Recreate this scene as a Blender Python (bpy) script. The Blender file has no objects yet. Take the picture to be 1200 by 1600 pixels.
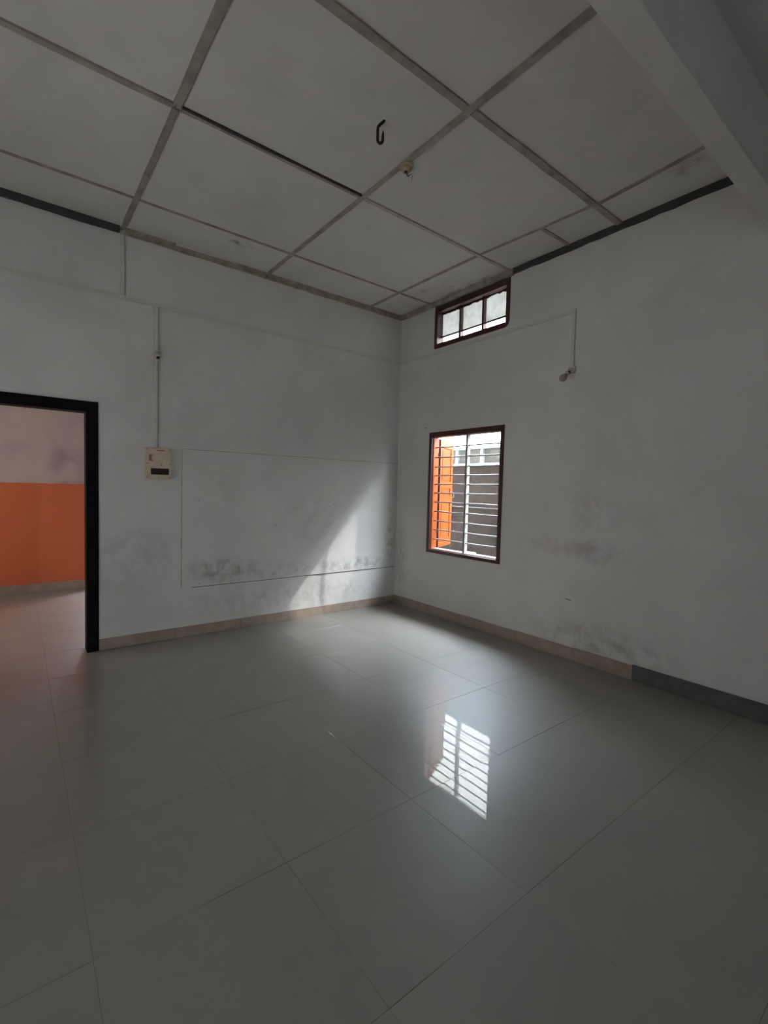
import bpy, bmesh, math, random
from mathutils import Vector, Matrix
random.seed(7)
SC = bpy.context.scene
COL = SC.collection
R = math.radians

# ------------------------------------------------------------------ camera
cam_d = bpy.data.cameras.new('camera')
cam = bpy.data.objects.new('camera', cam_d)
COL.objects.link(cam)
SC.camera = cam
YAW, PITCH, ROLL, FPX = 0.9089, -0.04857, 0.0257, 737.8
CAM = Vector((-3.6823, -4.4805, 1.4))
F = Vector((math.cos(YAW)*math.cos(PITCH), math.sin(YAW)*math.cos(PITCH), math.sin(PITCH)))
RT = Vector((math.sin(YAW), -math.cos(YAW), 0))
UP = RT.cross(F)
R2 = RT*math.cos(ROLL) + UP*math.sin(ROLL)
U2 = -RT*math.sin(ROLL) + UP*math.cos(ROLL)
cam.matrix_world = Matrix(((R2.x, U2.x, -F.x, CAM.x), (R2.y, U2.y, -F.y, CAM.y), (R2.z, U2.z, -F.z, CAM.z), (0, 0, 0, 1)))
cam_d.sensor_fit = 'VERTICAL'
cam_d.sensor_height = 36
cam_d.lens = FPX/1600*36
cam_d.clip_start = 0.05

# ------------------------------------------------------------------ sky, lights, exposure
SKY = 98.0
w = bpy.data.worlds.new('overcast_sky')
SC.world = w
w.use_nodes = True
wn = w.node_tree.nodes
wl = w.node_tree.links
wn.clear()
wo = wn.new('ShaderNodeOutputWorld')
wb = wn.new('ShaderNodeBackground')
wr = wn.new('ShaderNodeValToRGB')
ws = wn.new('ShaderNodeSeparateXYZ')
wt = wn.new('ShaderNodeTexCoord')
wl.new(wt.outputs['Generated'], ws.inputs[0])
wl.new(ws.outputs['Z'], wr.inputs[0])
wr.color_ramp.elements[0].position = 0.0
wr.color_ramp.elements[0].color = (0.22, 0.25, 0.27, 1)
wr.color_ramp.elements[1].position = 1.0
wr.color_ramp.elements[1].color = (0.86, 0.93, 1.0, 1)
wl.new(wr.outputs[0], wb.inputs[0])
wb.inputs[1].default_value = SKY
wl.new(wb.outputs[0], wo.inputs[0])

def area(name, loc, direction, sx, sy, power, color=(1, 1, 1), portal=False):
    d = bpy.data.lights.new(name, 'AREA')
    d.shape = 'RECTANGLE'
    d.size = sx
    d.size_y = sy
    d.energy = power
    d.color = color
    d.cycles.is_portal = portal
    o = bpy.data.objects.new(name, d)
    COL.objects.link(o)
    o.location = loc
    o.rotation_euler = Vector(direction).to_track_quat('-Z', 'Y').to_euler()
    return o
# portals guide the sky light through the openings (they add no light)
area('sky_portal', (0.16, -1.075, 1.36), (-1, 0, 0), 1.1, 1.5, 1, portal=True)
area('sky_portal', (0.16, -1.09, 3.18), (-1, 0, 0), 1.1, 0.5, 1, portal=True)
area('sky_portal', (-2.3, 2.96, 1.0), (0, -1, 0), 1.0, 2.1, 1, portal=True)
# veiled sun sliding in over the alley, low and warm, from beyond the right of the window
sd_ = bpy.data.lights.new('veiled_sun', 'SUN')
sd_.energy = 2.2
sd_.angle = R(1.0)
sd_.color = (1.0, 0.95, 0.87)
so = bpy.data.objects.new('veiled_sun', sd_)
COL.objects.link(so)
so.rotation_euler = Vector((-1, 1.0, -1.2)).to_track_quat('-Z', 'Y').to_euler()
# added fill lamps brightening this room and the next, no real opening behind them
side = area('daylight_side', (-5.35, -2.2, 1.3), (1, 0.1, 0.55), 2.6, 2.0, 17, (1.0, 0.95, 0.89))
side.data.spread = R(135)
area('daylight_next_room', (-5.5, 1.5, 1.5), (1, 0.25, 0), 1.6, 1.8, 42, (1.0, 0.93, 0.9))

SC.view_settings.view_transform = 'Standard'
SC.view_settings.look = 'None'
SC.view_settings.gamma = 1
SC.view_settings.use_curve_mapping = False
SC.view_settings.exposure = 0.17
SC.cycles.use_light_tree = False
SC.cycles.max_bounces = 14
SC.cycles.diffuse_bounces = 10
SC.cycles.glossy_bounces = 4
SC.cycles.transmission_bounces = 6
SC.cycles.sample_clamp_indirect = 6.0
SC.cycles.caustics_reflective = False
SC.cycles.caustics_refractive = False

# ------------------------------------------------------------------ helpers
def link(o):
    COL.objects.link(o)
    return o

def tag(o, label=None, cat=None, group=None, kind=None):
    if label: o['label'] = label
    if cat: o['category'] = cat
    if group: o['group'] = group
    if kind: o['kind'] = kind
    return o

def empty(name, loc=(0, 0, 0), label=None, cat=None, group=None, kind=None):
    o = bpy.data.objects.new(name, None)
    o.empty_display_size = 0.1
    o.location = loc
    link(o)
    return tag(o, label, cat, group, kind)

def hexa(bm, P):
    """eight corners: bottom ring 0-3, top ring 4-7"""
    v = [bm.verts.new(p) for p in P]
    for f in ((3, 2, 1, 0), (4, 5, 6, 7), (0, 1, 5, 4), (1, 2, 6, 5), (2, 3, 7, 6), (3, 0, 4, 7)):
        bm.faces.new([v[i] for i in f])

def box(bm, x0, x1, y0, y1, z0, z1):
    hexa(bm, [(x0, y0, z0), (x1, y0, z0), (x1, y1, z0), (x0, y1, z0), (x0, y0, z1), (x1, y0, z1), (x1, y1, z1), (x0, y1, z1)])

def tube(bm, pts, rad, n=10, caps=True):
    pts = [Vector(p) for p in pts]
    rads = rad if isinstance(rad, (list, tuple)) else [rad]*len(pts)
    rings = []
    ref = None
    for i, p in enumerate(pts):
        if i == 0: t = pts[1]-pts[0]
        elif i == len(pts)-1: t = pts[-1]-pts[-2]
        else: t = (pts[i+1]-pts[i]).normalized()+(pts[i]-pts[i-1]).normalized()
        t.normalize()
        if ref is None:
            ref = Vector((0, 0, 1)) if abs(t.z) < 0.9 else Vector((1, 0, 0))
        a = t.cross(ref).normalized()
        b = a.cross(t).normalized()
        ref = b
        rings.append([bm.verts.new(p+(a*math.cos(k*2*math.pi/n)+b*math.sin(k*2*math.pi/n))*rads[i]) for k in range(n)])
    for i in range(len(rings)-1):
        for k in range(n):
            bm.faces.new([rings[i][k], rings[i+1][k], rings[i+1][(k+1) % n], rings[i][(k+1) % n]])
    if caps:
        bm.faces.new(rings[0])
        bm.faces.new(list(reversed(rings[-1])))

def build(name, bm, m, parent=None, bevel=0, smooth=False, seg=2):
    if bevel:
        bmesh.ops.bevel(bm, geom=list(bm.edges), offset=bevel, segments=seg, affect='EDGES', profile=0.6)
    bmesh.ops.recalc_face_normals(bm, faces=bm.faces)
    me = bpy.data.meshes.new(name)
    bm.to_mesh(me)
    bm.free()
    if smooth:
        for p in me.polygons: p.use_smooth = True
    o = bpy.data.objects.new(name, me)
    me.materials.append(m)
    link(o)
    if parent is not None:
        o.parent = parent
        o.matrix_parent_inverse = Matrix.Translation(-parent.location) if parent.type == 'EMPTY' and parent.parent is None and parent.rotation_euler.z == 0 else Matrix.Identity(4)
    return o

def boxes(name, blist, m, parent=None, bevel=0):
    bm = bmesh.new()
    for b in blist: box(bm, *b)
    return build(name, bm, m, parent, bevel)

# ------------------------------------------------------------------ materials
class NB:
    """small node builder"""
    def __init__(s, name):
        s.m = bpy.data.materials.new(name)
        s.m.use_nodes = True
        s.n = s.m.node_tree.nodes
        s.l = s.m.node_tree.links
        s.b = s.n['Principled BSDF']
        s.tc = s.n.new('ShaderNodeTexCoord')
    def noise(s, scale, detail=4, rough=0.55, vec=None, dist=0.0):
        t = s.n.new('ShaderNodeTexNoise')
        t.inputs['Scale'].default_value = scale
        t.inputs['Detail'].default_value = detail
        t.inputs['Roughness'].default_value = rough
        t.inputs['Distortion'].default_value = dist
        s.l.new(vec or s.tc.outputs['Object'], t.inputs['Vector'])
        return t.outputs['Fac']
    def mapping(s, scale, loc=(0, 0, 0)):
        m = s.n.new('ShaderNodeMapping')
        m.inputs['Scale'].default_value = scale
        m.inputs['Location'].default_value = loc
        s.l.new(s.tc.outputs['Object'], m.inputs[0])
        return m.outputs[0]
    def ramp(s, fac, stops):
        r = s.n.new('ShaderNodeValToRGB')
        e = r.color_ramp.elements
        while len(e) < len(stops): e.new(0.5)
        for k, (p, c) in enumerate(stops):
            e[k].position = p
            e[k].color = (c, c, c, 1) if isinstance(c, (int, float)) else (*c, 1)
        s.l.new(fac, r.inputs[0])
        return r.outputs[0]
    def mix(s, fac, a, b, mode='MIX'):
        x = s.n.new('ShaderNodeMix')
        x.data_type = 'RGBA'
        x.blend_type = mode
        for k, v in ((0, fac), (6, a), (7, b)):
            if hasattr(v, 'is_linked') or hasattr(v, 'links'):
                s.l.new(v, x.inputs[k])
            elif k == 0: x.inputs[0].default_value = v
            else: x.inputs[k].default_value = (*v, 1)
        return x.outputs[2]
    def math(s, op, a, b=None, clamp=False):
        x = s.n.new('ShaderNodeMath')
        x.operation = op
        x.use_clamp = clamp
        for k, v in ((0, a), (1, b)):
            if v is None: continue
            if isinstance(v, (int, float)): x.inputs[k].default_value = v
            else: s.l.new(v, x.inputs[k])
        return x.outputs[0]
    def blob(s, c, rad, soft=1.0):
        """1 inside an ellipsoid at c with radii rad, falling to 0 at its edge"""
        sub = s.n.new('ShaderNodeVectorMath'); sub.operation = 'SUBTRACT'
        s.l.new(s.tc.outputs['Object'], sub.inputs[0]); sub.inputs[1].default_value = c
        dv = s.n.new('ShaderNodeVectorMath'); dv.operation = 'DIVIDE'
        s.l.new(sub.outputs[0], dv.inputs[0]); dv.inputs[1].default_value = rad
        ln = s.n.new('ShaderNodeVectorMath'); ln.operation = 'LENGTH'
        s.l.new(dv.outputs[0], ln.inputs[0])
        return s.math('SUBTRACT', 1.0, ln.outputs['Value'], clamp=True)
    def bump(s, h, strength, dist=0.01):
        b = s.n.new('ShaderNodeBump')
        b.inputs['Strength'].default_value = strength
        b.inputs['Distance'].default_value = dist
        s.l.new(h, b.inputs['Height'])
        s.l.new(b.outputs[0], s.b.inputs['Normal'])
    def color(s, c):
        if isinstance(c, (tuple, list)): s.b.inputs['Base Color'].default_value = (*c, 1)
        else: s.l.new(c, s.b.inputs['Base Color'])
        return s
    def set(s, **k):
        for a, v in k.items(): s.b.inputs[a.replace('_', ' ')].default_value = v
        return s

def plain(name, c, rough=0.6, var=0.12, scale=20, metallic=0.0, bump=0.0, spec=0.4):
    n = NB(name)
    f = n.noise(scale)
    a = tuple(max(0, x*(1-var)) for x in c)
    b = tuple(min(1, x*(1+var)) for x in c)
    n.color(n.ramp(f, [(0.3, a), (0.7, b)]))
    n.set(Roughness=rough, Metallic=metallic, Specular_IOR_Level=spec)
    if bump: n.bump(f, bump, 0.004)
    return n.m

def wall_mat(name, base, stains=(), rough=0.75, streak=True):
    """aged white limewash: faint mottling, stains with a shape of their own"""
    n = NB(name)
    d = tuple(x*0.86 for x in base)
    c = n.mix(n.ramp(n.noise(1.3, 6, 0.62), [(0.35, 0), (0.68, 1)]), base, d)
    fine = n.noise(38, 5, 0.7)
    c = n.mix(n.ramp(fine, [(0.62, 0), (0.8, 0.22)]), c, tuple(x*0.7 for x in base))
    for (ctr, rad, col, amt, sc) in stains:
        m = n.blob(ctr, rad)
        k = n.math('MULTIPLY', n.ramp(m, [(0.0, 0), (0.7, 1)]), n.ramp(n.noise(sc, 6, 0.65, dist=0.3), [(0.42, 0), (0.62, 1)]))
        c = n.mix(n.math('MULTIPLY', k, amt), c, col)
    n.color(c).set(Roughness=rough, Specular_IOR_Level=0.25)
    n.bump(n.noise(7, 8, 0.6), 0.35, 0.012)
    return n.m

WHITE = (0.68, 0.675, 0.665)
MOLD = (0.17, 0.15, 0.145)
PINK = (0.36, 0.29, 0.29)
M = {}
M['wall_left'] = wall_mat('limewash_left', WHITE, [
    ((-2.9, 0, 0.75), (0.5, 1, 0.35), MOLD, 0.2, 7), ((-1.3, 0, 0.25), (1.6, 1, 0.2), MOLD, 0.25, 12)])
M['board'] = wall_mat('painted_board', (0.68, 0.68, 0.67), [
    ((-2.12, 0, 0.59), (0.42, 1, 0.14), (0.16, 0.12, 0.115), 0.6, 8), ((-1.6, 0, 0.53), (0.9, 1, 0.10), MOLD, 0.28, 14),
    ((-0.6, 0, 0.53), (0.7, 1, 0.10), MOLD, 0.5, 15), ((-2.1, 0, 1.4), (0.3, 1, 0.35), MOLD, 0.10, 9),
    ((-1.2, 0, 1.1), (0.5, 1, 0.4), PINK, 0.25, 6), ((-0.1, 0, 0.8), (0.12, 1, 0.5), MOLD, 0.4, 10)])
M['wall_right'] = wall_mat('limewash_right', WHITE, [
    ((0, -2.55, 0.93), (1, 0.32, 0.14), (0.25, 0.2, 0.215), 0.5, 5), ((0, -2.1, 0.95), (1, 0.4, 0.12), PINK, 0.3, 7),
    ((0, -2.5, 1.25), (1, 0.3, 0.2), PINK, 0.35, 6), ((0, -2.6, 0.2), (1, 0.7, 0.16), (0.3, 0.27, 0.26), 0.7, 8),
    ((0, -0.12, 0.55), (1, 0.12, 0.5), MOLD, 0.35, 12)])
M['wall'] = wall_mat('limewash', WHITE)
M['ceiling'] = wall_mat('ceiling_board', (0.66, 0.655, 0.64), [
    ((-2.13, -0.39, 3.478), (0.16, 0.05, 1), MOLD, 0.8, 16), ((-0.29, -0.73, 3.478), (0.09, 0.05, 1), MOLD, 0.55, 10),
    ((-0.33, -3.2, 3.478), (0.12, 0.14, 1), MOLD, 0.5, 12), ((-0.2, -0.9, 3.478), (0.2, 0.5, 1), (0.34, 0.24, 0.17), 0.3, 8),
    ((-0.02, -1.2, 3.478), (0.08, 0.9, 1), (0.12, 0.08, 0.06), 0.6, 10)], rough=0.85)
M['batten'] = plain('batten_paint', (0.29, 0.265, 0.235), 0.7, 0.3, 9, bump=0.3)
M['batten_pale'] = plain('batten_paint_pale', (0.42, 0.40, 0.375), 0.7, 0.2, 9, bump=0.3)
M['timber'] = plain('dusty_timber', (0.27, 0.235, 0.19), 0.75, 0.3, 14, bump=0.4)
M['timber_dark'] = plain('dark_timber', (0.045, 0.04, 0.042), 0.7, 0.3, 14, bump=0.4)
M['maroon'] = plain('maroon_gloss', (0.055, 0.014, 0.017), 0.38, 0.25, 24, bump=0.15)
M['black_frame'] = plain('dark_brown_frame', (0.006, 0.004, 0.004), 0.7, 0.3, 20, spec=0.08)
M['orange_wood'] = plain('orange_varnish', (0.22, 0.052, 0.012), 0.38, 0.14, 11, bump=0.1)
M['bar'] = plain('pale_steel_paint', (0.26, 0.245, 0.28), 0.32, 0.12, 60, spec=0.6)
M['mullion'] = plain('white_flat_bar', (0.26, 0.255, 0.245), 0.4, 0.1, 60)
M['skirt'] = plain('skirting_tile', (0.30, 0.24, 0.20), 0.35, 0.16, 9)
M['skirt_dark'] = plain('dark_skirting', (0.085, 0.085, 0.085), 0.5, 0.2, 12)
M['pvc'] = plain('painted_pvc', (0.58, 0.57, 0.55), 0.5, 0.05, 30)
M['cream'] = plain('cream_box', (0.60, 0.49, 0.38), 0.45, 0.08, 25)
M['cream_dark'] = plain('brown_switch', (0.24, 0.15, 0.085), 0.4, 0.1, 25)
M['black'] = plain('black_plastic', (0.012, 0.009, 0.009), 0.4, 0.2, 40)
M['iron'] = plain('black_iron', (0.008, 0.008, 0.008), 0.5, 0.2, 40)
M['rose'] = plain('aged_ceiling_rose', (0.33, 0.27, 0.19), 0.5, 0.3, 40)
M['copper'] = plain('bare_wire', (0.30, 0.24, 0.16), 0.4, 0.2, 40)
M['socket'] = plain('bulb_socket', (0.55, 0.52, 0.48), 0.35, 0.1, 40)
M['concrete'] = plain('concrete', (0.30, 0.28, 0.26), 0.9, 0.2, 6, bump=0.5)
M['ground'] = plain('bare_ground', (0.20, 0.17, 0.14), 0.95, 0.2, 4)

n = NB('alley_wall_plaster')
c = n.mix(n.ramp(n.noise(2.2, 7, 0.65), [(0.35, 0), (0.65, 1)]), (0.038, 0.029, 0.025), (0.026, 0.022, 0.020))
c = n.mix(n.ramp(n.noise(9, 6, 0.7), [(0.6, 0), (0.72, 0.6)]), c, (0.075, 0.062, 0.058))
k = n.math('MULTIPLY', n.blob((1.5, -0.4, 0.8), (1, 0.22, 0.35)), 1.2, clamp=True)
c = n.mix(k, c, (0.014, 0.013, 0.013))
n.color(c).set(Roughness=0.95, Specular_IOR_Level=0.1)
n.bump(n.noise(14, 6), 0.5, 0.02)
M['alley'] = n.m
n = NB('weathered_panel')
n.color(n.mix(n.ramp(n.noise(8, 7, 0.7), [(0.4, 0), (0.65, 1)]), (0.12, 0.116, 0.10), (0.075, 0.075, 0.067))).set(Roughness=0.9)
M['lattice'] = n.m
M['pale_rail'] = plain('pale_rail', (0.30, 0.34, 0.37), 0.7, 0.1, 8)

n = NB('weathered_whitewash')
n.color(n.mix(n.ramp(n.noise(1.6, 7, 0.7), [(0.4, 0), (0.65, 1)]), (0.66, 0.64, 0.60), (0.50, 0.48, 0.44))).set(Roughness=0.9)
M['house_white'] = n.m

# dado wall next door: orange below 1.36 m, pinkish white above
n = NB('dado_paint')
sep = n.n.new('ShaderNodeSeparateXYZ'); n.l.new(n.tc.outputs['Object'], sep.inputs[0])
edge = n.math('ADD', sep.outputs['Z'], n.math('MULTIPLY', n.noise(9), 0.012))
up = n.math('GREATER_THAN', edge, 1.370)
oc = n.mix(n.noise(2.5, 5), (0.60, 0.135, 0.035), (0.52, 0.12, 0.045))
pc = n.mix(n.ramp(n.noise(3, 6), [(0.4, 0), (0.7, 1)]), (0.50, 0.40, 0.37), (0.42, 0.34, 0.32))
sm = n.math('MULTIPLY', n.ramp(n.blob((-3.17, 2.79, 1.55), (0.26, 1, 0.5)), [(0, 0), (0.6, 1)]), n.ramp(n.noise(4, 5), [(0.4, 0.1), (0.6, 1)]))
pc = n.mix(n.math('MULTIPLY', sm, 0.65), pc, (0.27, 0.20, 0.21))
n.color(n.mix(up, oc, pc)).set(Roughness=0.6)
M['dado'] = n.m

# polished vitrified floor tile
n = NB('polished_tile')
oi = n.n.new('ShaderNodeObjectInfo')
va = n.n.new('ShaderNodeVectorMath'); va.operation = 'ADD'
vm = n.n.new('ShaderNodeVectorMath'); vm.operation = 'SCALE'; vm.inputs['Scale'].default_value = 7.3
n.l.new(oi.outputs['Location'], vm.inputs[0]); n.l.new(vm.outputs[0], va.inputs[1]); n.l.new(n.tc.outputs['Object'], va.inputs[0])
wv = va.outputs[0]
cld = n.noise(2.3, 6, 0.6, wv, 0.6)
c = n.mix(n.ramp(cld, [(0.3, 0), (0.7, 1)]), (0.285, 0.268, 0.238), (0.245, 0.232, 0.208))
vein = n.noise(9, 7, 0.75, wv, 0.8)
c = n.mix(n.ramp(vein, [(0.4, 0), (0.7, 0.25)]), c, (0.225, 0.205, 0.185))
c = n.mix(n.math('MULTIPLY', oi.outputs['Random'], 0.15), c, (0.285, 0.26, 0.23))
dust = n.ramp(n.noise(2.1, 6, 0.65, wv), [(0.3, 0.34), (0.7, 0.43)])
n.l.new(dust, n.b.inputs['Roughness'])
n.color(c).set(IOR=1.7, Specular_IOR_Level=0.65, Specular_Tint=(0.66, 0.85, 1.0, 1), Coat_Weight=0.7, Coat_Roughness=0.01, Coat_IOR=1.45)  # bluish sky glow on the floor put into the specular tint
M['tile'] = n.m
M['grout'] = plain('grout', (0.165, 0.15, 0.13), 0.9, 0.2, 20)

# dusty frosted pane
m = bpy.data.materials.new('dusty_frosted_glass'); m.use_nodes = True
nn, ll = m.node_tree.nodes, m.node_tree.links
nn.clear()
out = nn.new('ShaderNodeOutputMaterial'); tl = nn.new('ShaderNodeBsdfTranslucent'); gl = nn.new('ShaderNodeBsdfPrincipled')
tp = nn.new('ShaderNodeBsdfTransparent'); mx = nn.new('ShaderNodeMixShader'); mx2 = nn.new('ShaderNodeMixShader')
tcn = nn.new('ShaderNodeTexCoord'); no = nn.new('ShaderNodeTexNoise'); no.inputs['Scale'].default_value = 12; no.inputs['Detail'].default_value = 6
rp = nn.new('ShaderNodeValToRGB'); rp.color_ramp.elements[0].position = 0.35; rp.color_ramp.elements[0].color = (0.42, 0.42, 0.415, 1)
rp.color_ramp.elements[1].position = 0.6; rp.color_ramp.elements[1].color = (0.54, 0.54, 0.535, 1)
ll.new(tcn.outputs['Object'], no.inputs['Vector']); ll.new(no.outputs['Fac'], rp.inputs[0]); ll.new(rp.outputs[0], tl.inputs[0])
gl.inputs['Base Color'].default_value = (0.3, 0.3, 0.29, 1); gl.inputs['Roughness'].default_value = 0.2
tp.inputs[0].default_value = (0.25, 0.25, 0.25, 1)
mx.inputs[0].default_value = 0.15; ll.new(tl.outputs[0], mx.inputs[1]); ll.new(gl.outputs[0], mx.inputs[2])
mx2.inputs[0].default_value = 0.12; ll.new(mx.outputs[0], mx2.inputs[1]); ll.new(tp.outputs[0], mx2.inputs[2])
ll.new(mx2.outputs[0], out.inputs[0])
M['glass'] = m
n = NB('frosted_bulb'); n.color((0.42, 0.40, 0.39)).set(Roughness=0.25, Transmission_Weight=0.3, IOR=1.45); M['bulb'] = n.m

# ------------------------------------------------------------------ setting
H = 3.478
X0R, Y0R = -5.4, -6.4           # far sides of the room, out of view
T = 0.11                        # wall thickness
WY0, WY1, WZ0, WZ1 = -1.596, -0.556, 0.70, 2.045     # window hole in the right wall
VY0, VY1, VZ0, VZ1 = -1.603, -0.588, 2.962, 3.430    # vent hole

def wall_with_holes(name, axis, pos, thick, u0, u1, z0, z1, holes, mat):
    """plaster wall with rectangular holes, built as a grid of blocks sharing one mesh"""
    us = sorted({u0, u1, *[h[0] for h in holes], *[h[1] for h in holes]})
    zs = sorted({z0, z1, *[h[2] for h in holes], *[h[3] for h in holes]})
    bm = bmesh.new()
    P = {}
    def V(u, z, k):
        key = (u, z, k)
        if key not in P:
            P[key] = bm.verts.new((pos+k*thick, u, z) if axis == 'x' else (u, pos+k*thick, z))
        return P[key]
    solid = lambda i, j: 0 <= i < len(us)-1 and 0 <= j < len(zs)-1 and not any(h[0]-1e-6 <= us[i] and us[i+1] <= h[1]+1e-6 and h[2]-1e-6 <= zs[j] and zs[j+1] <= h[3]+1e-6 for h in holes)
    for i in range(len(us)-1):
        for j in range(len(zs)-1):
            if not solid(i, j): continue
            a, b, c, d = us[i], us[i+1], zs[j], zs[j+1]
            for k in (0, 1): bm.faces.new([V(a, c, k), V(b, c, k), V(b, d, k), V(a, d, k)])
            if not solid(i-1, j): bm.faces.new([V(a, c, 0), V(a, d, 0), V(a, d, 1), V(a, c, 1)])
            if not solid(i+1, j): bm.faces.new([V(b, c, 0), V(b, d, 0), V(b, d, 1), V(b, c, 1)])
            if not solid(i, j-1): bm.faces.new([V(a, c, 0), V(b, c, 0), V(b, c, 1), V(a, c, 1)])
            if not solid(i, j+1): bm.faces.new([V(a, d, 0), V(b, d, 0), V(b, d, 1), V(a, d, 1)])
    o = build(name, bm, mat)
    return tag(o, kind='structure')

DX0, DX1, DZ = -4.15, -3.155, 2.04   # doorway, outside of its frame
tag(wall_with_holes('wall_left', 'y', 0, T, X0R, 0, 0, 3.62, [(DX0, DX1, 0, DZ)], M['wall_left']),
    'white limewashed wall with a doorway and a painted board panel', 'wall')
tag(wall_with_holes('wall_right', 'x', 0, T, Y0R, 2.95, 0, 3.62, [(WY0, WY1, WZ0, WZ1), (VY0, VY1, VZ0, VZ1)], M['wall_right']),
    'white limewashed wall with the barred window and small high vent', 'wall')
tag(wall_with_holes('wall_back', 'y', Y0R, -T, X0R, 0, 0, 3.62, [], M['wall']), 'plain white wall behind the viewpoint', 'wall')
tag(wall_with_holes('wall_side', 'x', X0R-0.1, -T, Y0R, 2.9, 0, 3.62, [], M['wall']), 'plain white wall at the far left, out of view', 'wall')
tag(wall_with_holes('wall_far', 'y', 2.79, T, X0R, 0, 0, 3.62, [(-2.8, -2.2, 0, 2.05)], M['dado']),
    'adjoining room wall, orange dado below pinkish white paint', 'wall')
# plain brick-and-slab shell above the ceilings
tag(boxes('roof_slab', [(X0R-0.25, 1.15, Y0R-0.15, 3.6, 3.62, 3.72)], M['concrete']), 'concrete roof slab with a narrow eave over the alley', 'roof', kind='structure')
tag(boxes('ceiling_next_room', [(X0R-0.1, 0, T, 2.79, 3.3, 3.36)], M['wall']), 'flat white ceiling of the adjoining room', 'ceiling', kind='structure')

# floor: grout bed with every tile a piece of its own
fl = boxes('floor', [(X0R-0.1, 0.0, Y0R, 2.95, -0.10, -0.0015)], M['grout'])
tag(fl, 'polished cream tiled floor', 'floor', kind='structure')
TP = 0.617
def tile_mesh(w, d):
    bm = bmesh.new()
    g = 0.0005
    box(bm, -w/2+g, w/2-g, -d/2+g, d/2-g, -0.012, 0.0)
    top = [e for e in bm.edges if all(v.co.z > -0.001 for v in e.verts)]
    bmesh.ops.bevel(bm, geom=top, offset=0.0006, segments=1, affect='EDGES')
    bmesh.ops.recalc_face_normals(bm, faces=bm.faces)
    me = bpy.data.meshes.new('floor_tile')
    bm.to_mesh(me); bm.free()
    me.materials.append(M['tile'])
    return me
xs = [0.0]
x = -0.433
while x > X0R: xs.append(x); x -= TP
xs.append(X0R)
ys = [2.79]
y = -1.09+TP*6
while y > Y0R: ys.append(y) if y < 2.79 else None; y -= TP
ys.append(Y0R)
cache = {}
for i in range(len(xs)-1):
    for j in range(len(ys)-1):
        xa, xb, ya, yb = xs[i+1], xs[i], ys[j+1], ys[j]
        if yb < -4.8 and xb < -4.5: pass
        k = (round(xb-xa, 3), round(yb-ya, 3))
        if k not in cache: cache[k] = tile_mesh(*k)
        t = link(bpy.data.objects.new('floor_tile', cache[k]))
        t.location = ((xa+xb)/2, (ya+yb)/2, random.uniform(-0.0004, 0.0002))
        t.rotation_euler = (R(random.uniform(-.10, .10)), R(random.uniform(-.10, .10)), 0)
        t.parent = fl

# ceiling: boards between battens
YB = -3.54                     # far face of the cross beam
ceil = boxes('ceiling', [(X0R, 0, Y0R, 0, 3.50, 3.55)], M['timber_dark'])
tag(ceil, 'panelled ceiling of white boards with grey-brown battens', 'ceiling', kind='structure')
def quad_board(P, name='ceiling_panel', z=H, t=0.010, mat='ceiling'):
    bm = bmesh.new()
    hexa(bm, [(px, py, z) for px, py in P]+[(px, py, z+t) for px, py in P])
    return build(name, bm, M[mat], ceil)
colx = [(-5.4, -4.22), (-4.22, -2.967), (-2.967, -1.715)]
rowy = [(-0.515, 0.0), (-1.61, -0.515), (-2.63, -1.61), (-3.58, -2.63)]
g = 0.004
for (a, b) in colx:
    for (c_, d_) in rowy:
        quad_board([(a+g, c_+g), (b-g, c_+g), (b-g, d_-g), (a+g, d_-g)])
def sx3(y):                    # the last batten before the right wall runs a little askew
    return -0.475-y*0.0144 if y > -1.6 else -0.450+(-1.61-y)*0.058
for (c_, d_) in rowy:
    if c_ < -3: A, B = -0.465, -0.378
    else: A, B = sx3(c_), sx3(d_)
    quad_board([(-1.715+g, c_+g), (A-g, c_+g), (B-g, d_-g), (-1.715+g, d_-g)])
strip = [(-0.515, 0.0), (-1.59, -0.515), (-2.2, -1.59), (-2.62, -2.2), (-3.58, -2.62)]
for (c_, d_) in strip:
    if c_ < -3: A, B = -0.465, -0.385
    else: A, B = sx3(c_), sx3(d_)
    quad_board([(A+g, c_+g), (0, c_+g), (0, d_-g), (B+g, d_-g)])
boxes('ceiling_soffit', [(X0R, 0, Y0R, -3.655, H, 3.50)], M['wall'], ceil)   # plain plaster behind the beam

def batten(p0, p1, wdt, th=0.012, mat='batten', name='batten', wob=0.0015):
    p0 = Vector((*p0, 0)); p1 = Vector((*p1, 0))
    d = p1-p0
    L = d.length
    d.normalize()
    s = Vector((-d.y, d.x, 0))
    N = max(2, int(L/0.22))
    bm = bmesh.new()
    prev = None
    for i in range(N+1):
        c = p0+d*(L*i/N)
        ww = wdt/2+random.uniform(-wob, wob)
        o = random.uniform(-wob, wob)
        zz = H-th+random.uniform(-0.001, 0.001)
        ring = [bm.verts.new(q) for q in ((c.x-s.x*(ww+o), c.y-s.y*(ww+o), H+0.001), (c.x-s.x*(ww+o), c.y-s.y*(ww+o), zz), (c.x+s.x*(ww-o), c.y+s.y*(ww-o), zz), (c.x+s.x*(ww-o), c.y+s.y*(ww-o), H+0.001))]
        if prev:
            for k in range(4): bm.faces.new([prev[k], prev[(k+1) % 4], ring[(k+1) % 4], ring[k]])
        else: bm.faces.new(ring)
        prev = ring
    bm.faces.new(prev)
    return build(name, bm, M[mat], ceil)
batten((-2.958, -3.57), (-2.966, -1.625), .046)
batten((-2.966, -1.595), (-2.973, 0), .034)
batten((-2.94, -1.628), (-1.735, -1.628), .012, .014, 'timber_dark')  # dark strip, the shadow gap beside the batten put into its colour
batten((-1.713, -3.57), (-1.713, -2.07), .040, mat='batten')
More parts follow.
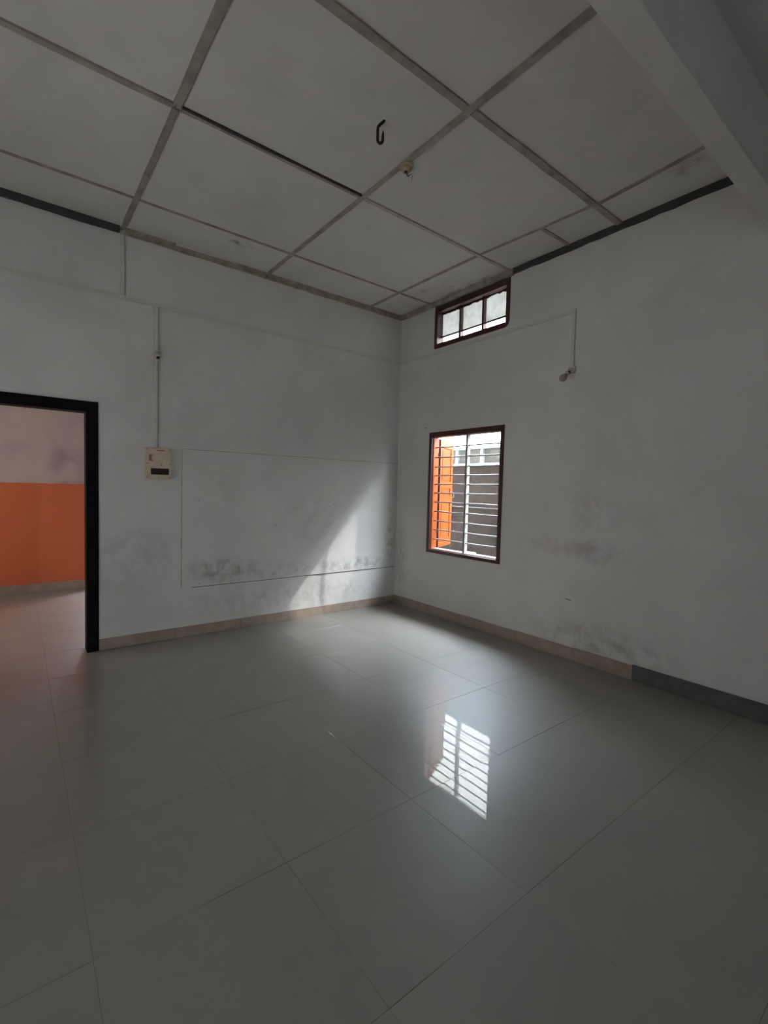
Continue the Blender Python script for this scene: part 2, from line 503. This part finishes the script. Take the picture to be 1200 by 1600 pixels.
batten((-1.713, -2.07), (-1.718, 0), .032)
batten((-4.22, -3.57), (-4.22, 0), .046)
for a, b in ((-5.4, -2.985), (-2.94, -1.735), (-1.70, -0.02)):
    batten((a, -1.61), (b, -1.61 if b < -1 else -1.592), .038 if a < -3 else .03, mat='batten' if a < -2 else 'batten_pale')
for a, b in ((-5.4, -2.985), (-2.94, -1.735), (-1.69, -0.02)):
    batten((a, -2.628), (b, -2.62), .046)
for a, b in ((-5.4, -2.99), (-2.945, -1.735), (-1.695, -0.45), (-0.44, -0.02)):
    batten((a, -0.512 if a < -3 else -0.52), (b, -0.523), .022, .008, wob=.001)
batten((-0.475, -0.01), (-0.452, -1.575), .026, .009)
batten((-0.450, -1.61), (-0.392, -2.60), .022, .008)
batten((-0.380, -2.645), (-0.463, -3.57), .026, .009)
batten((-0.42, -2.2), (-0.015, -2.2), .026, .009)

# cross beam above the viewpoint
bm = bmesh.new()
box(bm, X0R, 0, -3.655, YB, 3.08, 3.50)
tag(build('beam', bm, M['wall'], bevel=0.008), 'white plastered cross beam under the ceiling at upper right', 'beam', kind='structure')

# lath mouldings and one painted shadow gap along the top of the walls
def lath(name, run, u0, u1, z0, z1, th, mat, wob=0.004, num=0):
    bm = bmesh.new()
    N = max(3, int(abs(u1-u0)/0.09))
    prev = None
    for i in range(N+1):
        u = u0+(u1-u0)*i/N
        zb = z0+random.uniform(-wob, wob)
        t = th+random.uniform(-.002, .002)
        q = [(u, 0, zb), (u, -t, zb+.002), (u, -t, z1), (u, 0, z1)] if run == 'x' else [(0, u, zb), (-t, u, zb+.002), (-t, u, z1), (0, u, z1)]
        ring = [bm.verts.new(p) for p in q]
        if prev:
            for k in range(4): bm.faces.new([prev[k], prev[(k+1) % 4], ring[(k+1) % 4], ring[k]])
        else: bm.faces.new(ring)
        prev = ring
    bm.faces.new(prev)
    return build(name, bm, M[mat])
tr = [lath('trim_1', 'x', X0R, -3.0, 3.425, H, 0.028, 'timber_dark'),  # dark strip painted in for the black shadow gap at the ceiling edge
      lath('trim_2', 'x', -2.955, 0, 3.425, H, 0.028, 'timber'),
      lath('trim_3', 'y', -0.029, -1.64, 3.425, H, 0.028, 'batten'),
      lath('trim_4', 'y', -1.64, YB, 3.43, H, 0.028, 'timber_dark')]
for o, l in zip(tr, ['near-black timber lath at the top of the doorway wall', 'dusty brown timber lath at the top of the panelled wall',
                     'grey-brown lath above the small high vent', 'near-black timber lath high on the window wall']):
    tag(o, l, 'trim', kind='structure')
bm = bmesh.new()
hexa(bm, [(-2.57, -0.036, 3.462), (-2.05, -0.034, 3.468), (-2.05, -0.028, 3.468), (-2.57, -0.028, 3.462),
          (-2.57, -0.036, 3.476), (-2.05, -0.034, 3.4775), (-2.05, -0.028, 3.4775), (-2.57, -0.028, 3.476)])
tag(build('lath_strip', bm, M['pvc']), 'loose thin white lath strip tucked under the ceiling edge', 'strip')

# baseboards: tile lengths
bl = boxes('baseboard_left', [(DX1+0.002, -0.002, -0.004, 0.0, 0.0, 0.092)], M['grout'])
tag(bl, 'beige skirting tiles below the board panel', 'baseboard', kind='structure')
x = DX1
while x < -0.02:
    x2 = min(x+0.6, -0.015)
    boxes('skirting_tile', [(x+.001, x2-.001, -0.016, -0.003, 0.001, 0.094+random.uniform(-.001, .001))], M['skirt'], bl, 0.0015)
    x = x2
boxes('skirting_tile', [(X0R, DX0, -0.016, -0.003, 0.001, 0.094)], M['skirt'], bl, 0.0015)
br = boxes('baseboard_right', [(-0.004, 0.0, Y0R, -0.002, 0.0, 0.10)], M['grout'])
tag(br, 'beige then dark grey skirting along the window wall', 'baseboard', kind='structure')
y = 0.0
while y > -2.88:
    y2 = max(y-0.6, -2.88)
    boxes('skirting_tile', [(-0.016, -0.003, y2+.001, y-.001, 0.001, 0.098+(-y)*0.006)], M['skirt'], br, 0.0015)
    y = y2
while y > Y0R:
    y2 = max(y-1.2, Y0R)
    tag(boxes('skirting_slab', [(-0.019, -0.003, y2+.0005, y-.0005, 0.001, 0.120)], M['skirt_dark'], br, 0.0015), 'dark grey skirting slab')
    y = y2
bf = boxes('baseboard_far', [(X0R, -2.8, 2.775, 2.79, 0.0, 0.108)], M['skirt'])
tag(bf, 'brown skirting below the orange dado next door', 'baseboard', kind='structure')

# doorway frame
d = empty('door_1', ((DX0+DX1)/2, 0.05, 0), 'open doorway with a near-black wooden frame', 'door', kind='structure')
fw = 0.085
for a, b in ((DX0, DX0+fw), (DX1-fw, DX1)):
    boxes('frame_post', [(a, b, -0.014, T+0.012, 0.0 if a > -4 else 0.0, DZ-fw)], M['black_frame'], d, 0.003)
boxes('frame_head', [(DX0, DX1, -0.014, T+0.012, DZ-fw, DZ)], M['black_frame'], d, 0.003)
boxes('frame_foot', [(DX1-fw, DX1-0.015, -0.018, T+0.016, 0.0, 0.05)], M['black_frame'], d, 0.003)
d2 = empty('door_2', (-2.3, 2.85, 0), 'outer doorway of the adjoining room', 'door', kind='structure')
for a, b in ((-2.8, -2.73), (-2.27, -2.2)): boxes('frame_post', [(a, b, 2.78, 2.91, 0, 1.98)], M['black_frame'], d2, 0.003)
boxes('frame_head', [(-2.8, -2.2, 2.78, 2.91, 1.98, 2.05)], M['black_frame'], d2, 0.003)

# ------------------------------------------------------------------ window_1
wd = empty('window_1', (0.05, -1.076, WZ0), 'barred casement window with maroon frame and orange shutter', 'window', kind='structure')
fx0, fx1 = -0.006, 0.098
ff = 0.045
boxes('frame_jamb', [(fx0, fx1, WY1-ff, WY1, WZ0, WZ1)], M['maroon'], wd, 0.003)
boxes('frame_jamb', [(fx0, fx1, WY0, WY0+ff, WZ0, WZ1)], M['maroon'], wd, 0.003)
boxes('frame_head', [(fx0, fx1, WY0+ff, WY1-ff, WZ1-0.055, WZ1)], M['maroon'], wd, 0.003)
boxes('frame_sill', [(fx0, fx1-.03, WY0+ff, WY1-ff, WZ0, WZ0+0.036)], M['maroon'], wd, 0.003)
# orange varnished lining of the jambs and white sill strip, toward outside
boxes('jamb_lining', [(0.012, fx1+.004, WY1-ff-0.008, WY1-ff+.001, WZ0+.036, WZ1-.056)], M['orange_wood'], wd)
boxes('jamb_stop', [(0.020, 0.034, WY1-ff-0.014, WY1-ff-.007, WZ0+.036, WZ1-.056)], M['orange_wood'], wd)
tag(boxes('sill_strip', [(0.030, fx1+.02, WY0+ff, WY1-ff, WZ0+0.034, WZ0+0.046)], M['mullion'], wd, 0.002), 'pale painted strip on the sill')
boxes('mullion', [(0.036, 0.080, -1.098, -1.072, WZ0+0.04, WZ1-.055)], M['mullion'], wd, 0.002)
for z in (1.879, 1.768, 1.662, 1.567, 1.470, 1.371, 1.268, 1.162, 1.058, 0.957, 0.851):
    bm = bmesh.new()
    yy = [WY0+ff-.003+(WY1-WY0-2*ff)*k/8 for k in range(9)]
    tube(bm, [(0.056, q, z+0.0015*math.sin(k*1.3+z*9)) for k, q in enumerate(yy)], 0.0074, 8)
    build('window_bar', bm, M['bar'], wd, smooth=True)

# open shutter leaf hinged on the left jamb, swung outwards
def leaf(mirror):
    ob = empty('shutter', (0, 0, 0))
    LW, LT, z0, z1 = 0.475, 0.030, WZ0+0.045, WZ1-0.062
    hx, hy = fx1+0.012, (WY1-ff-0.004) if not mirror else (WY0+ff+0.004)
    ang = R(26) if not mirror else R(-80)
    Mx = Matrix.Translation((hx, hy, 0)) @ Matrix.Rotation(ang, 4, 'Z')
    def part(name, bl, mat, bev=0.002):
        o = boxes(name, bl, M[mat], None, bev)
        o.data.transform(Mx)
        o.parent = wd
        o.matrix_parent_inverse = Matrix.Translation(-wd.location)
        return o
    bpy.data.objects.remove(ob)
    st = 0.075
    b = [(0.012, st, -LT/2, LT/2, z0, z1), (LW-st, LW, -LT/2, LT/2, z0, z1)]
    for a, c in ((z0, z0+.1), (z0+.52, z0+.60), (z0+.68, z0+.76), (z1-.09, z1)):
        b.append((st, LW-st, -LT/2, LT/2, a, c))
    lf = part('shutter_leaf', b, 'orange_wood')
    part('hinge_stile', [(0.004, 0.0122, -LT/2-.002, LT/2+.002, z0, z1)], 'maroon', 0.001)
    for a, c in ((z0+.1, z0+.52), (z0+.60, z0+.68), (z0+.76, z1-.09)):
        part('shutter_panel', [(st, LW-st, -0.004, 0.004, a, c), (st+.03, LW-st-.03, -0.010, 0.010, a+.02, c-.02)], 'orange_wood', 0.0015)
    for zz in (z0+.16, z1-.22):
        part('hinge', [(-0.016, 0.02, -0.004, 0.004, zz, zz+0.06)], 'iron', 0.001)
    hk = bmesh.new()
    tube(hk, [Mx @ Vector(p) for p in ((LW-.03, -.02, z0+.63), (LW-.02, -.04, z0+.62), (LW-.01, -.04, z0+.58), (LW-.02, -.02, z0+.57))], .005, 6)
    build('shutter_hook', hk, M['bar'], wd, smooth=True)
    hk = bmesh.new()
    tube(hk, [Mx @ Vector(p) for p in ((LW-.03, -.02, z0+.16), (LW-.0, -.04, z0+.155), (LW+.03, -.04, z0+.16))], .006, 6)
    build('shutter_bolt', hk, M['bar'], wd, smooth=True)
leaf(False)
leaf(True)

# ------------------------------------------------------------------ vent (high window)
vt = empty('window_2', (0.05, -1.09, VZ0), 'small high vent window with maroon frame and three dusty panes', 'window', kind='structure')
vf = 0.045
VT = 3.400
boxes('frame_jamb', [(fx0, fx1, VY1-vf, VY1, VZ0, VT)], M['maroon'], vt, 0.003)
boxes('frame_jamb', [(fx0, fx1, VY0, VY0+vf, VZ0, VT)], M['maroon'], vt, 0.003)
boxes('frame_head', [(fx0, fx1, VY0+vf, VY1-vf, VT-0.042, VT)], M['maroon'], vt, 0.003)
boxes('frame_sill', [(fx0, fx1, VY0+vf, VY1-vf, VZ0, VZ0+0.052)], M['maroon'], vt, 0.003)
boxes('lintel_fill', [(0.0, fx1, VY0, VY1, VT, VZ1)], M['timber_dark'], vt)
# crusted paint runs along the head rebate
bm = bmesh.new()
N = 26
prev = None
for i in range(N+1):
    yy = VY0+vf+(VY1-VY0-2*vf)*i/N
    z = VT-0.042-random.uniform(0.004, 0.022)
    ring = [bm.verts.new(p) for p in ((0.070, yy, VT-.041), (0.070, yy, z), (0.088, yy, z+.004), (0.088, yy, VT-.041))]
    if prev:
        for k in range(4): bm.faces.new([prev[k], prev[(k+1) % 4], ring[(k+1) % 4], ring[k]])
    prev = ring
build('paint_crust', bm, M['maroon'], vt)
vy = [VY0+vf, -1.238, -0.925, VY1-vf]
for q in vy[1:3]:
    boxes('glazing_bar', [(0.040, 0.092, q-.012, q+.012, VZ0+.045, VT-.041)], M['maroon'], vt, 0.002)
for a, b in zip(vy[:-1], vy[1:]):
    boxes('pane', [(0.078, 0.082, a+(.012 if a != vy[0] else 0), b-(.012 if b != vy[3] else 0), 3.094, VT-.041)], M['glass'], vt)
bm = bmesh.new()
tube(bm, [(0.05, VY0+vf-.004, 3.093), (0.05, -1.09, 3.091), (0.05, VY1-vf+.004, 3.094)], 0.0085, 8)
build('vent_rod', bm, M['timber_dark'], vt, smooth=True)
# rounded plaster fillets at the lower corners
for s, cy, rr in ((1, VY0, 0.05), (-1, VY1, 0.02)):
    bm = bmesh.new()
    pts = [(cy, VZ0)]+[(cy+s*(rr-rr*math.sin(a)), VZ0+(rr-rr*math.cos(a))) for a in [k*math.pi/2/6 for k in range(7)]]
    f = [bm.verts.new((-0.0075, p[0], p[1])) for p in pts]
    k_ = [bm.verts.new((0.0, p[0], p[1])) for p in pts]
    bm.faces.new(f); bm.faces.new(list(reversed(k_)))
    for i in range(len(pts)): bm.faces.new([f[i], f[(i+1) % len(pts)], k_[(i+1) % len(pts)], k_[i]])
    build('plaster_fillet', bm, M['wall'], vt)

# ------------------------------------------------------------------ painted board panel on the left wall
bm = bmesh.new()
box(bm, -2.503, -0.004, -0.007, 0.0, 0.452, 1.712)
bp = build('wall_board', bm, M['board'], bevel=0.002)
tag(bp, 'wide white-painted board panel with mould along its bottom edge', 'board')
tag(boxes('joint', [(-2.512, -2.502, -0.0025, 0, 0.452, 1.71)], M['batten_pale'], bp), 'faint grey vertical joint')  # soft shadow along the board's left edge put into this strip's grey
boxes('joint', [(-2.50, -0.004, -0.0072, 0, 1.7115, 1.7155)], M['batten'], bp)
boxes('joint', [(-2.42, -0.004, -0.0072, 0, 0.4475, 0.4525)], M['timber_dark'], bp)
bm = bmesh.new()
for (xx, zz) in ((-2.35, 0.478), (-1.35, 0.52), (-2.36, 1.25), (-0.9, 1.22), (-1.6, 1.0), (-0.75, 0.49)):
    tube(bm, [(xx, -0.006, zz), (xx, -0.0095, zz)], 0.005, 6)
build('nail_head', bm, M['iron'], bp)['kind'] = 'stuff'
# wall marks
bm = bmesh.new()
tube(bm, [(-0.0005, -2.30, 0.509), (-0.003, -2.325, 0.505), (-0.0005, -2.352, 0.502)], 0.003, 5)
tag(build('wall_nail', bm, M['iron']), 'small dark nail lying against the window wall low down', 'nail')  # thin dark tube drawn for a small crack in the plaster
bm = bmesh.new()
tube(bm, [(0.001, -0.485, 2.104), (-0.006, -0.485, 2.104)], 0.006, 8)
tag(build('wall_screw', bm, M['iron']), 'small dark screw beside the top left corner of the window', 'screw')

# ------------------------------------------------------------------ wiring casings
def casing(name, x0, x1, y0, y1, z0, z1, label, cap):
    o = boxes(name, [(x0, x1, y0, y1, z0, z1)], M['pvc'], None, 0.0015)
    tag(o, label, 'conduit', 'surface wiring casings')
    boxes('casing_lid', [cap], M['pvc'], o, 0.001)
    return o
casing('wiring_casing', -2.995, -2.965, -0.018, 0, 2.94, 3.425, 'short vertical casing dropping from the ceiling to the horizontal casing', (-2.991, -2.969, -0.021, -0.017, 2.942, 3.42))
casing('wiring_casing', X0R+.05, -0.0, -0.009, 0, 2.905, 2.940, 'long horizontal casing painted white along the doorway wall', (X0R+.06, -0.01, -0.011, -0.008, 2.910, 2.935))
casing('wiring_casing', -2.742, -2.712, -0.018, 0, 1.705, 2.905, 'vertical casing running down to the cream fuse box', (-2.738, -2.716, -0.021, -0.017, 1.707, 2.90))
casing('wiring_casing', -0.008, 0, -2.28, -0.0, 2.905, 2.932, 'horizontal casing on the window wall below the vent', (-0.0095, -0.007, -2.275, -0.01, 2.909, 2.928))
casing('wiring_casing', -0.016, 0, -2.285, -2.255, 2.44, 2.932, 'short vertical casing on the window wall above the bulb', (-0.019, -0.015, -2.281, -2.259, 2.445, 2.93))

# ceiling rose on the batten
rz = empty('ceiling_rose', (-1.70, -2.075, 3.466), 'aged brown ceiling rose with bare wires on a batten crossing', 'ceiling rose')
def lathe(name, prof, c, axis, mat, parent, n=20):
    axis = Vector(axis).normalized()
    a = axis.cross(Vector((0.3, 0.9, 0.2))).normalized(); b = axis.cross(a)
    bm = bmesh.new()
    rings = [[bm.verts.new(Vector(c)+axis*h+(a*math.cos(2*math.pi*k/n)+b*math.sin(2*math.pi*k/n))*max(r, 1e-4)) for k in range(n)] for r, h in prof]
    for i in range(len(rings)-1):
        for k in range(n): bm.faces.new([rings[i][k], rings[i][(k+1) % n], rings[i+1][(k+1) % n], rings[i+1][k]])
    bm.faces.new(rings[0]); bm.faces.new(rings[-1])
    return build(name, bm, M[mat], parent, smooth=True)
lathe('base', [(.044, 0), (.046, .006), (.044, .016), (.038, .020)], rz.location, (0, 0, -1), 'rose', rz)
lathe('cap', [(.036, .019), (.034, .030), (.028, .038), (.020, .042), (.010, .040), (.009, .036)], rz.location, (0, 0, -1), 'rose', rz)
lathe('wire_hole', [(.012, .0415), (.011, .043)], rz.location, (0, 0, -1), 'black', rz, 12)
c0 = rz.location
bm = bmesh.new()
tube(bm, [c0+Vector(p) for p in ((.0, 0, -.038), (.014, -.012, -.062), (.024, -.022, -.055), (.030, -.028, -.072), (.026, -.022, -.102))], .0022, 6)
tag(build('wire', bm, M['copper'], rz, smooth=True), 'thin bare wire end')
bm = bmesh.new()
tube(bm, [c0+Vector(p) for p in ((.0, 0, -.038), (.006, -.006, -.066), (.014, -.010, -.070), (.018, -.016, -.058))], .003, 6)
build('wire', bm, M['iron'], rz, smooth=True)

# ceiling hook
hp = Vector((-2.026, -2.257, 3.478))
bm = bmesh.new()
L = -RT   # leftwards as seen across the room
pts = [hp+L*(-.004)+Vector((0, 0, .004)), hp+L*.0+Vector((0, 0, -.006)), hp+L*.020+Vector((0, 0, -.024)), hp+L*.030+Vector((0, 0, -.036)), hp+L*.031+Vector((0, 0, -.055)), hp+L*.030+Vector((0, 0, -.105))]
for k in range(1, 8):
    a = math.pi*k/8
    pts.append(hp+L*(.030-.0145*(1-math.cos(a)))+Vector((0, 0, -.105-.019*math.sin(a))))
pts += [hp+L*.001+Vector((0, 0, -.100)), hp+L*.001+Vector((0, 0, -.075)), hp+L*(-.001)+Vector((0, 0, -.055))]
tube(bm, pts, [.0082]*(len(pts)-2)+[.0065, .002], 10)
tag(build('ceiling_hook', bm, M['iron'], smooth=True), 'black iron fan hook hanging from a ceiling board', 'hook')

# ------------------------------------------------------------------ lamp holders
lh = empty('lamp_holder', (-2.722, 0.0, 2.49), 'empty angled lamp holder with dark socket above the fuse box', 'lamp holder')
lathe('base', [(.034, 0), (.034, .014), (.028, .022)], (-2.727, -0.012, 2.50), (0, -1, 0), 'pvc', lh)
lathe('neck', [(.024, 0), (.022, .03), (.021, .05)], (-2.725, -0.030, 2.497), (0.05, -.8, -.55), 'pvc', lh)
sd = Vector((0.0, -.80, -.60)).normalized()
sc_ = Vector((-2.724, -0.050, 2.484))
lathe('socket', [(.019, 0), (.021, .01), (.021, .034), (.014, .0345), (.013, .012)], sc_, sd, 'socket', lh)
lathe('socket_hole', [(.0155, .0340), (.0150, .0350)], sc_, sd, 'black', lh, 14)

lb = empty('wall_lamp', (0.0, -2.268, 2.43), 'angled lamp holder with a frosted bulb on the window wall', 'lamp')
lathe('base', [(.036, 0), (.036, .016), (.026, .024)], (0.0, -2.268, 2.44), (-1, 0, 0), 'pvc', lb)
ld = Vector((-.75, 0.02, -.60)).normalized()
q0 = Vector((-0.018, -2.268, 2.436))
lathe('neck', [(.020, 0), (.018, .045)], q0, ld, 'socket', lb)
lathe('socket', [(.019, 0), (.020, .014), (.020, .036), (.016, .040)], q0+ld*.042, ld, 'socket', lb)
bm = bmesh.new()
box(bm, -.012, .012, -.0035, .0035, -.008, .008)
bm.transform(Matrix.Translation(q0+ld*.058+Vector((-.004, -.018, .004))) @ Matrix.Rotation(.7, 4, 'Y'))
build('socket_slot', bm, M['black'], lb)
lathe('bulb', [(.012, 0), (.014, .012), (.022, .028), (.029, .046), (.030, .058), (.026, .072), (.016, .082), (.004, .086)], q0+ld*.082, ld, 'bulb', lb)

# ------------------------------------------------------------------ fuse box
fb = empty('fuse_box', (-2.712, 0, 1.57), 'square cream fuse box with a dark breaker window', 'fuse box')
boxes('case', [(-2.818, -2.606, -0.052, 0, 1.437, 1.702)], M['cream'], fb, 0.005)
boxes('cover', [(-2.810, -2.614, -0.058, -0.050, 1.443, 1.696)], M['cream'], fb, 0.0025)
boxes('breaker_window', [(-2.774, -2.630, -0.0605, -0.056, 1.474, 1.528)], M['black'], fb, 0.001)
for k in range(4):
    boxes('breaker', [(-2.768+.034*k, -2.739+.034*k, -0.064, -0.0600, 1.484, 1.518)], M['black'], fb, 0.001)
boxes('switch', [(-2.788, -2.757, -0.062, -0.056, 1.590, 1.645)], M['cream_dark'], fb, 0.0015)
boxes('switch_rocker', [(-2.768, -2.758, -0.066, -0.061, 1.597, 1.638)], M['cream'], fb, 0.0015)
boxes('maker_plate', [(-2.728, -2.662, -0.0592, -0.057, 1.677, 1.687)], M['cream_dark'], fb)
lathe('indicator', [(.005, 0), (.005, .003)], (-2.690, -.0575, 1.558), (0, -1, 0), 'black', fb, 10)
for (xx, zz) in ((-2.802, 1.688), (-2.622, 1.688), (-2.802, 1.569), (-2.622, 1.569), (-2.802, 1.451), (-2.712, 1.451), (-2.622, 1.451)):
    lathe('screw', [(.0042, 0), (.0036, .002)], (xx, -.0577, zz), (0, -1, 0), 'iron', fb, 8)

# ------------------------------------------------------------------ outside
tag(boxes('ground', [(0.11, 30, -30, 30, -0.30, -0.20), (X0R-8, 0.11, 2.90, 30, -0.30, -0.20)], M['ground']), 'bare ground outside the house', 'ground', kind='structure')
ay0, ay1 = -9.0, 7.0
aw = empty('boundary_wall', (1.5, 0, -0.2), 'stained grey-brown boundary wall across the alley, seen through the window', 'wall')
boxes('plaster_face', [(1.5, 1.64, ay0, ay1, -0.2, 1.765)], M['alley'], aw)
boxes('plinth', [(1.38, 1.50, ay0, ay1, -0.2, 0.47)], M['alley'], aw, 0.006)
boxes('coping', [(1.48, 1.66, ay0, ay1, 1.765, 1.800)], M['pale_rail'], aw, 0.004)
boxes('top_rail', [(1.50, 1.60, ay0, ay1, 2.005, 2.040)], M['pale_rail'], aw, 0.004)
y = ay0
k = 0
yp = [-0.027+0.476*i for i in range(-18, 15)]
for q in yp:
    boxes('rail_post', [(1.505, 1.59, q-.024, q+.024, 1.800, 2.005)], M['pale_rail'], aw)
for a, b in zip(yp[:-1], yp[1:]):
    boxes('infill_panel', [(1.555, 1.575, a+.024, b-.024, 1.800, 2.005)], M['lattice'], aw)
bm = bmesh.new()
tube(bm, [(1.485, ay0, 1.168), (1.485, 0.0, 1.166), (1.485, ay1, 1.170)], 0.012, 8)
tag(build('pipe', bm, M['timber_dark'], smooth=True), 'thin dark pipe running along the boundary wall outside', 'pipe')
bm = bmesh.new()
box(bm, -.055, .055, -.10, .10, 0, .06)
br_ = build('brick', bm, M['concrete'], bevel=.006)
br_.location = (1.435, 0.09, 0.47)
tag(br_, 'loose grey brick on the ledge outside the window', 'brick')

oh = empty('house', (3.2, 0, -0.2), 'pale mottled white house wall beyond the boundary wall', 'house')
boxes('house_wall', [(3.2, 3.4, -12, 11, -0.2, 4.85)], M['house_white'], oh)
boxes('roof_edge', [(3.12, 3.6, -12.1, 11.1, 4.76, 4.86)], M['concrete'], oh)

tag(boxes('porch_roof', [(-6.0, 0.9, 2.9, 3.75, 2.35, 2.45)], M['concrete']), 'low concrete porch roof outside the adjoining room', 'roof', kind='structure')  # out of view, added to hold back sky light at the next room's door
tag(boxes('yard_wall', [(-7.0, 1.3, 5.4, 5.55, -0.2, 3.0)], M['concrete']), 'plain concrete yard wall beyond the adjoining room', 'wall', kind='structure')  # out of view, added with the slab to dim the next room's doorway
